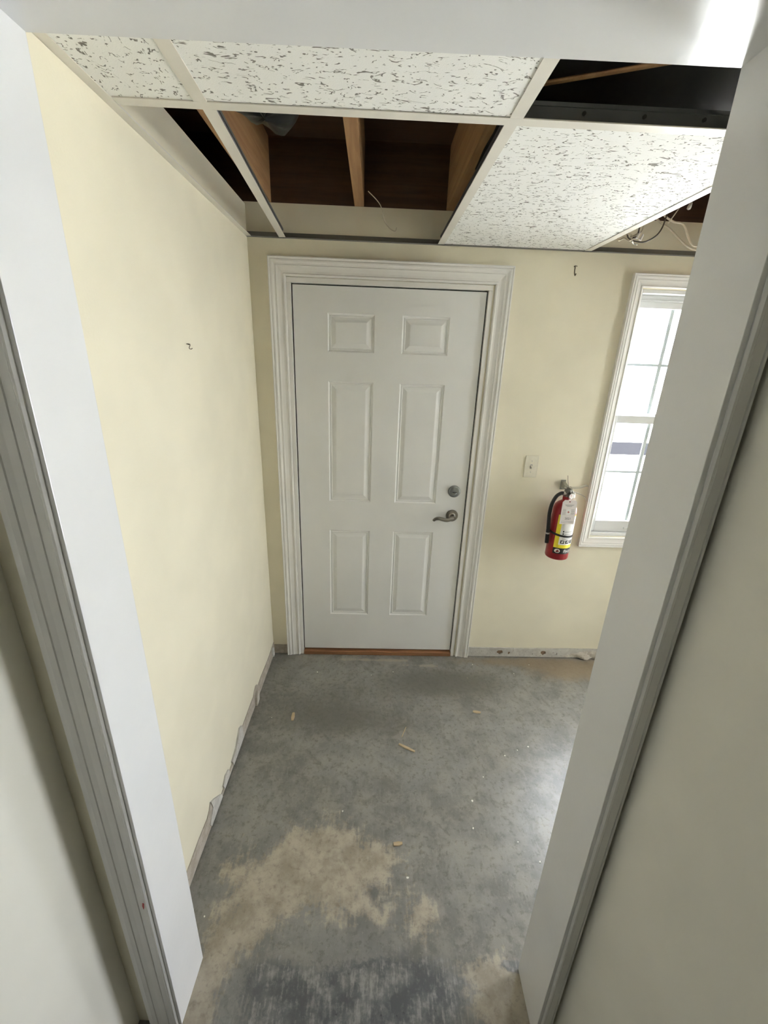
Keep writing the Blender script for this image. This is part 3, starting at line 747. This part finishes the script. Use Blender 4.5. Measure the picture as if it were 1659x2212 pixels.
child(MB().tube([(EX - .006, EY - .016, EZ + .398), (EX - .016, EY - .014, EZ + .428), (EX - .024, EY - .013, EZ + .468)], .0012, 6, 4).build('pull_pin_wire', M_HOOK), ex)
child(MB().tube([(EX + .006, EY - .013, EZ + .394), (EX + .010, EY - .022, EZ + .390), (EX + .016, EY - .024, EZ + .380), (EX + .018, EY - .020, EZ + .366), (EX + .024, EY - .026, EZ + .352), (EX + .030, EY - .020, EZ + .362), (EX + .026, EY - .015, EZ + .380)], .0026, 8, 5).build('safety_pin', M_STEEL, smooth=True), ex)
hose = MB().tube([(EX - .016, EY - .002, EZ + .366), (EX - .036, EY - .004, EZ + .369), (EX - .062, EY - .008, EZ + .352), (EX - .080, EY - .012, EZ + .312), (EX - .086, EY - .015, EZ + .262), (EX - .083, EY - .016, EZ + .212), (EX - .078, EY - .016, EZ + .160)], .0098, 14, 7).build('hose', M_BLACK, smooth=True); child(hose, ex)
o = MB().tube([(EX - .014, EY - .002, EZ + .3655), (EX - .028, EY - .003, EZ + .3685)], .0112, 14, 0).build('hose_fitting', M_STEEL); o.parent = hose
o = MB().tube([(EX - .078, EY - .016, EZ + .150), (EX - .0775, EY - .016, EZ + .141)], .0108, 14, 0).build('hose_collar', M_STEEL); o.parent = hose
o = MB().tube([(EX - .078, EY - .016, EZ + .162), (EX - .0775, EY - .016, EZ + .138), (EX - .074, EY - .016, EZ + .088)], .0102, 14, 4).build('nozzle', M_BLACK); o.parent = hose
br = MB().box((EX - .010, -.003, EZ + .366), (EX + .018, -.0002, EZ + .420)).hexa([(EX - .006, EY + .010, EZ + .380), (EX + .012, EY + .010, EZ + .380), (EX + .014, -.001, EZ + .380), (EX - .008, -.001, EZ + .380), (EX - .006, EY + .010, EZ + .394), (EX + .012, EY + .010, EZ + .394), (EX + .014, -.001, EZ + .414), (EX - .008, -.001, EZ + .414)])
child(br.build('wall_bracket', M_BRACKET, bevel=.001, seg=1), ex)
# inspection tag hanging from the neck
tagp = empty('inspection_tag', (EX + .004, EY - .067, EZ + .18)); tag(tagp, 'white inspection tag reading 2021 hanging on the red extinguisher', 'tag')
TA = math.radians(-6); TC = Vector((EX - .010, EY - .0655, EZ + .284)); TT = math.radians(2.5)
def tp(u, q, d):
    lean = .10
    p = Vector((u * math.cos(TA), u * math.sin(TA) * -1 * -1, q))
    p = Vector((u * math.cos(TA) - d * math.sin(-TA) * 0, u * math.sin(TA), q))
    n = Vector((math.sin(TA), -math.cos(TA), 0))
    rot = Matrix.Rotation(TT, 3, n)
    return TC + rot @ p + n * d + Vector((0, -.10 * (q - .06) * .35, 0))
tw_, th_ = .0365, .0675
card = [(-tw_, -th_), (tw_, -th_), (tw_, th_ - .012), (tw_ - .010, th_), (-tw_ + .010, th_), (-tw_, th_ - .012)]
child(flat_poly(card, [[(.0045 * math.cos(k * math.pi / 5), .0585 + .0045 * math.sin(k * math.pi / 5)) for k in range(10)]], .0008, tp, 'card', M_TAG), tagp)
def tq(name, u0, u1, q0, q1, mat, d=.0011):
    child(link_mesh(name, [tp(u0, q0, d), tp(u1, q0, d), tp(u1, q1, d), tp(u0, q1, d)], [(0, 1, 2, 3)], mat), tagp)
for u0, u1, q in ((-.022, .024, .041), (-.018, .020, .0365), (-.012, .014, .032)): tq('print_line', u0, u1, q - .0012, q + .0012, M_GREYP)
for k in range(6):
    tq('print_line', -.030, -.014 + .001 * (k % 2), .014 - k * .0055, .0158 - k * .0055, M_GREYP)
    tq('print_line', .013, .030 - .001 * (k % 2), .014 - k * .0055, .0158 - k * .0055, M_GREYP)
for k in range(3): tq('print_line', -.031, .031, -.052 - k * .0045, -.0505 - k * .0045, M_GREYP)
child(link_mesh('emblem_oval', [tp(.0125 * math.cos(2 * math.pi * k / 24), .002 + .0165 * math.sin(2 * math.pi * k / 24), .0012) for k in range(24)], [tuple(range(24))], M_WHITEP), tagp)
child(link_mesh('emblem_mark', [tp(.0075 * (1 if k % 2 == 0 else .36) * math.cos(math.pi * k / 4 + math.pi / 2), .001 + .0075 * (1 if k % 2 == 0 else .36) * math.sin(math.pi * k / 4 + math.pi / 2), .0016) for k in range(8)], [tuple(range(8))], M_REDP), tagp)
v, f = text_mesh('2021', .0165); wd = max(a for a, b in v)
child(link_mesh('lettering', [tp(a - wd / 2 + .001, b - .0415, .0013) for a, b in v], f, M_BLACKP), tagp)
child(MB().tube([tp(0, .0585, .002), tp(.001, .066, -.002), (EX + .010, EY - .030, EZ + .349), (EX + .006, EY - .022, EZ + .352)], .0012, 6, 4).build('tie', M_WHITEP), tagp)

# ------------------------------------------------------------------ things in the ceiling space
bag = MB()
for i in range(1): pass
rnd = random.Random(5); nu, nv = 28, 12; v = []; f = []
for j in range(nv + 1):
    for i in range(nu):
        a = 2 * math.pi * i / nu; b = math.pi * j / nv
        k = 1 + .10 * math.sin(3 * a + 2 * b) + .06 * math.sin(7 * a - b) + rnd.uniform(-.03, .03)
        v.append((.068 + .105 * math.sin(b) * math.cos(a) * k, -.70 + .17 * math.sin(b) * math.sin(a) * k, 2.440 + .060 * math.cos(b) * k))
for j in range(nv):
    for i in range(nu): f.append((j * nu + i, j * nu + (i + 1) % nu, (j + 1) * nu + (i + 1) % nu, (j + 1) * nu + i))
bag = link_mesh('plastic_wrapped_duct', v, f, M_BAG, smooth=True)
bag['label'] = 'shiny black plastic wrapped duct hanging between the joists'; bag['category'] = 'duct'
def cable(name, pts, r, mat, label):
    o = MB().tube(pts, r, 8, 8).build(name, mat, smooth=True); tag(o, label, 'cable', 'cables hanging in the ceiling opening'); return o
cable('electric_cable', [(1.56, -.055, 2.47), (1.61, -.05, 2.382), (1.69, -.05, 2.337), (1.765, -.05, 2.287), (1.83, -.05, 2.267), (1.91, -.05, 2.31), (1.95, -.055, 2.46)], .0042, M_CABLE, 'lower of two cream cables looping behind the right jamb')
cable('electric_cable', [(1.57, -.11, 2.48), (1.60, -.11, 2.385), (1.66, -.10, 2.355), (1.71, -.10, 2.345), (1.755, -.09, 2.295), (1.80, -.09, 2.272), (1.90, -.10, 2.33), (1.94, -.12, 2.48)], .0042, M_CABLE, 'upper of two cream cables looping behind the right jamb')
cable('electric_cable', [(1.60, -.145, 2.45), (1.602, -.14, 2.352), (1.585, -.14, 2.297), (1.54, -.14, 2.266), (1.50, -.14, 2.264), (1.462, -.14, 2.275), (1.447, -.145, 2.295)], .003, M_CABLE2, 'dark looped cable hanging over the cross tee')
cable('electric_cable', [(1.635, -.11, 2.345), (1.665, -.12, 2.405), (1.69, -.12, 2.47)], .0022, M_CABLE, 'thin straight wire slanting up to the joist')
rnd = random.Random(11)
jw = empty('wire_bundle', (1.43, -.19, 2.26)); tag(jw, 'tangle of stripped wire ends with white caps above the tile edge', 'wires')
for k, (pts, mt) in enumerate([([(1.43, -.10, 2.290), (1.44, -.10, 2.276), (1.462, -.10, 2.284), (1.48, -.11, 2.274), (1.50, -.10, 2.282)], M_CABLE),
                               ([(1.468, -.10, 2.302), (1.49, -.10, 2.300), (1.492, -.10, 2.290), (1.515, -.10, 2.302), (1.535, -.10, 2.318), (1.53, -.11, 2.40)], M_CABLE),
                               ([(1.50, -.10, 2.276), (1.515, -.09, 2.268), (1.527, -.10, 2.264)], M_STEEL),
                               ([(1.50, -.10, 2.288), (1.515, -.10, 2.292), (1.52, -.10, 2.31), (1.515, -.11, 2.40)], M_CABLE2)]):
    pts = [(.397 + (a - .397) * .9568, b - .09, 1.739 + (c - 1.739) * .9568) for a, b, c in pts]
    child(MB().tube(pts, .0030, 8, 5).build('wire', mt, smooth=True), jw)
for (x, y, z) in ((1.489, -.19, 2.268), (1.473, -.19, 2.274)):
    child(MB().lathe([(.002, .012), (.0045, .008), (.006, -.010), (.0065, -.012), (.001, -.012)], 10, Matrix.Translation((x, y, z)) @ Matrix.Rotation(.4, 4, 'Y')).build('wire_cap', M_NUT), jw)
o = MB().lathe([(.001, .016), (.005, .010), (.008, -.004), (.0075, -.012), (.001, -.016)], 12, Matrix.Translation((1.718, -.10, 2.414)) @ Matrix.Rotation(.25, 4, 'Y')).tube([(1.719, -.10, 2.428), (1.722, -.10, 2.50)], .0014, 6, 0).build('hanging_bulb_cap', M_NUT, smooth=True)
tag(o, 'single white wire cap hanging high in the right ceiling opening', 'wire cap')
o = MB().tube([(.35, -.155, 2.392), (.40, -.08, 2.37), (.42, -.02, 2.33), (.445, -.008, 2.305), (.47, -.006, 2.296), (.475, -.008, 2.310)], .0018, 6, 6).build('stray_wire', M_CABLE, smooth=True)
tag(o, 'thin stray wire curling down the drywall above the door', 'wire')
o = MB().tube([(.700, -.962, 2.345), (.774, -.988, 2.345), (.952, -1.059, 2.345), (1.10, -1.118, 2.346)], .007, 8, 5, flat=.6).build('wooden_lath', M_JOIST)
tag(o, 'thin brown lath crossing the black ceiling opening', 'lath')

# ------------------------------------------------------------------ debris on the floor
def chip(a, b, wd, th, label, mat=None, name='wood_sliver'):
    a, b = Vector((*a, 0)), Vector((*b, 0)); d = (b - a).normalized(); s = Vector((-d.y, d.x, 0)); n = 5; v = []; f = []
    rnd = random.Random(label)
    for i in range(n + 1):
        t = i / n; p = a + (b - a) * t; w0 = wd * (.55 + .45 * math.sin(math.pi * (.15 + .8 * t))) * rnd.uniform(.85, 1.1)
        v += [p - s * w0 + Vector((0, 0, .0003)), p + s * w0 + Vector((0, 0, .0003)), p + s * w0 * .85 + Vector((0, 0, th)), p - s * w0 * .8 + Vector((0, 0, th * rnd.uniform(.7, 1)))]
    for i in range(n):
        for q in range(4): f.append((4 * i + q, 4 * i + (q + 1) % 4, 4 * i + 4 + (q + 1) % 4, 4 * i + 4 + q))
    f += [(3, 2, 1, 0), (4 * n, 4 * n + 1, 4 * n + 2, 4 * n + 3)]
    return tag(link_mesh(name, v, f, mat or M_CHIP), label, 'wood chip', 'wood chips on the floor')
chip((.558, -.662), (.632, -.704), .0065, .005, 'longest pale wood sliver in the middle of the floor')
chip((.016, -.478), (.019, -.528), .009, .005, 'yellowish wood chip near the left wall')
chip((.966, -.455), (1.006, -.462), .0085, .004, 'reddish tan wood chip on the floor nearest the extinguisher')
chip((.514, -1.110), (.548, -1.106), .008, .004, 'broad tan wood chip nearest the camera')
chip((.575, -.62), (.60, -.56), .002, .002, 'thinnest pale splinter above the longest sliver')
fp = [(.10, -.17, .006, 'leftmost of three white plaster flecks in front of the door threshold'), (.42, -.19, .005, 'middle one of three white plaster flecks in front of the door threshold'),
      (.55, -.16, .005, 'rightmost of three white plaster flecks in front of the door threshold'),
      (1.045, -.085, .007, 'white plaster fleck at the foot of the right door casing'), (1.28, -.16, .005, 'middle white plaster fleck below the scuffed strip right of the door'),
      (1.40, -.08, .005, 'rightmost white plaster fleck below the scuffed strip right of the door'),
      (1.06, -.72, .005, 'leftmost of three white flecks in the sheen by the right jamb'), (1.13, -.69, .005, 'middle one of three white flecks in the sheen by the right jamb'),
      (1.19, -.67, .007, 'rightmost of three white flecks in the sheen by the right jamb'),
      (.93, -.83, .004, 'farthest of three white flecks between longest sliver and right jamb'), (.856, -.939, .007, 'middle one of three white flecks between longest sliver and right jamb'),
      (.835, -1.05, .006, 'nearest of three white flecks between longest sliver and right jamb'),
      (1.00, -1.10, .004, 'smaller white fleck at the near right edge of the floor'), (1.06, -1.17, .007, 'larger white fleck touching the right jamb edge in view'),
      (.31, -.985, .006, 'white plaster fleck just beyond the bare tan patch'), (.56, -1.22, .007, 'white plaster fleck at the right rim of the tan patch'),
      (-.09, -.51, .004, 'tiny white fleck between the yellowish chip and the left wall'), (-.12, -1.33, .005, 'tiny white fleck at the foot of the left jamb')]
for k, (x, y, r, text) in enumerate(fp):
    r *= .68
    rnd = random.Random(k); n = 7; pts = [(x + r * rnd.uniform(.5, 1.1) * math.cos(2 * math.pi * q / n), y + r * rnd.uniform(.5, 1.1) * math.sin(2 * math.pi * q / n)) for q in range(n)]
    o = MB().prism(pts, .0003, .0003 + r * .4).build('plaster_fleck', M_FLECK)
    tag(o, text, 'fleck', 'white plaster flecks on the floor')
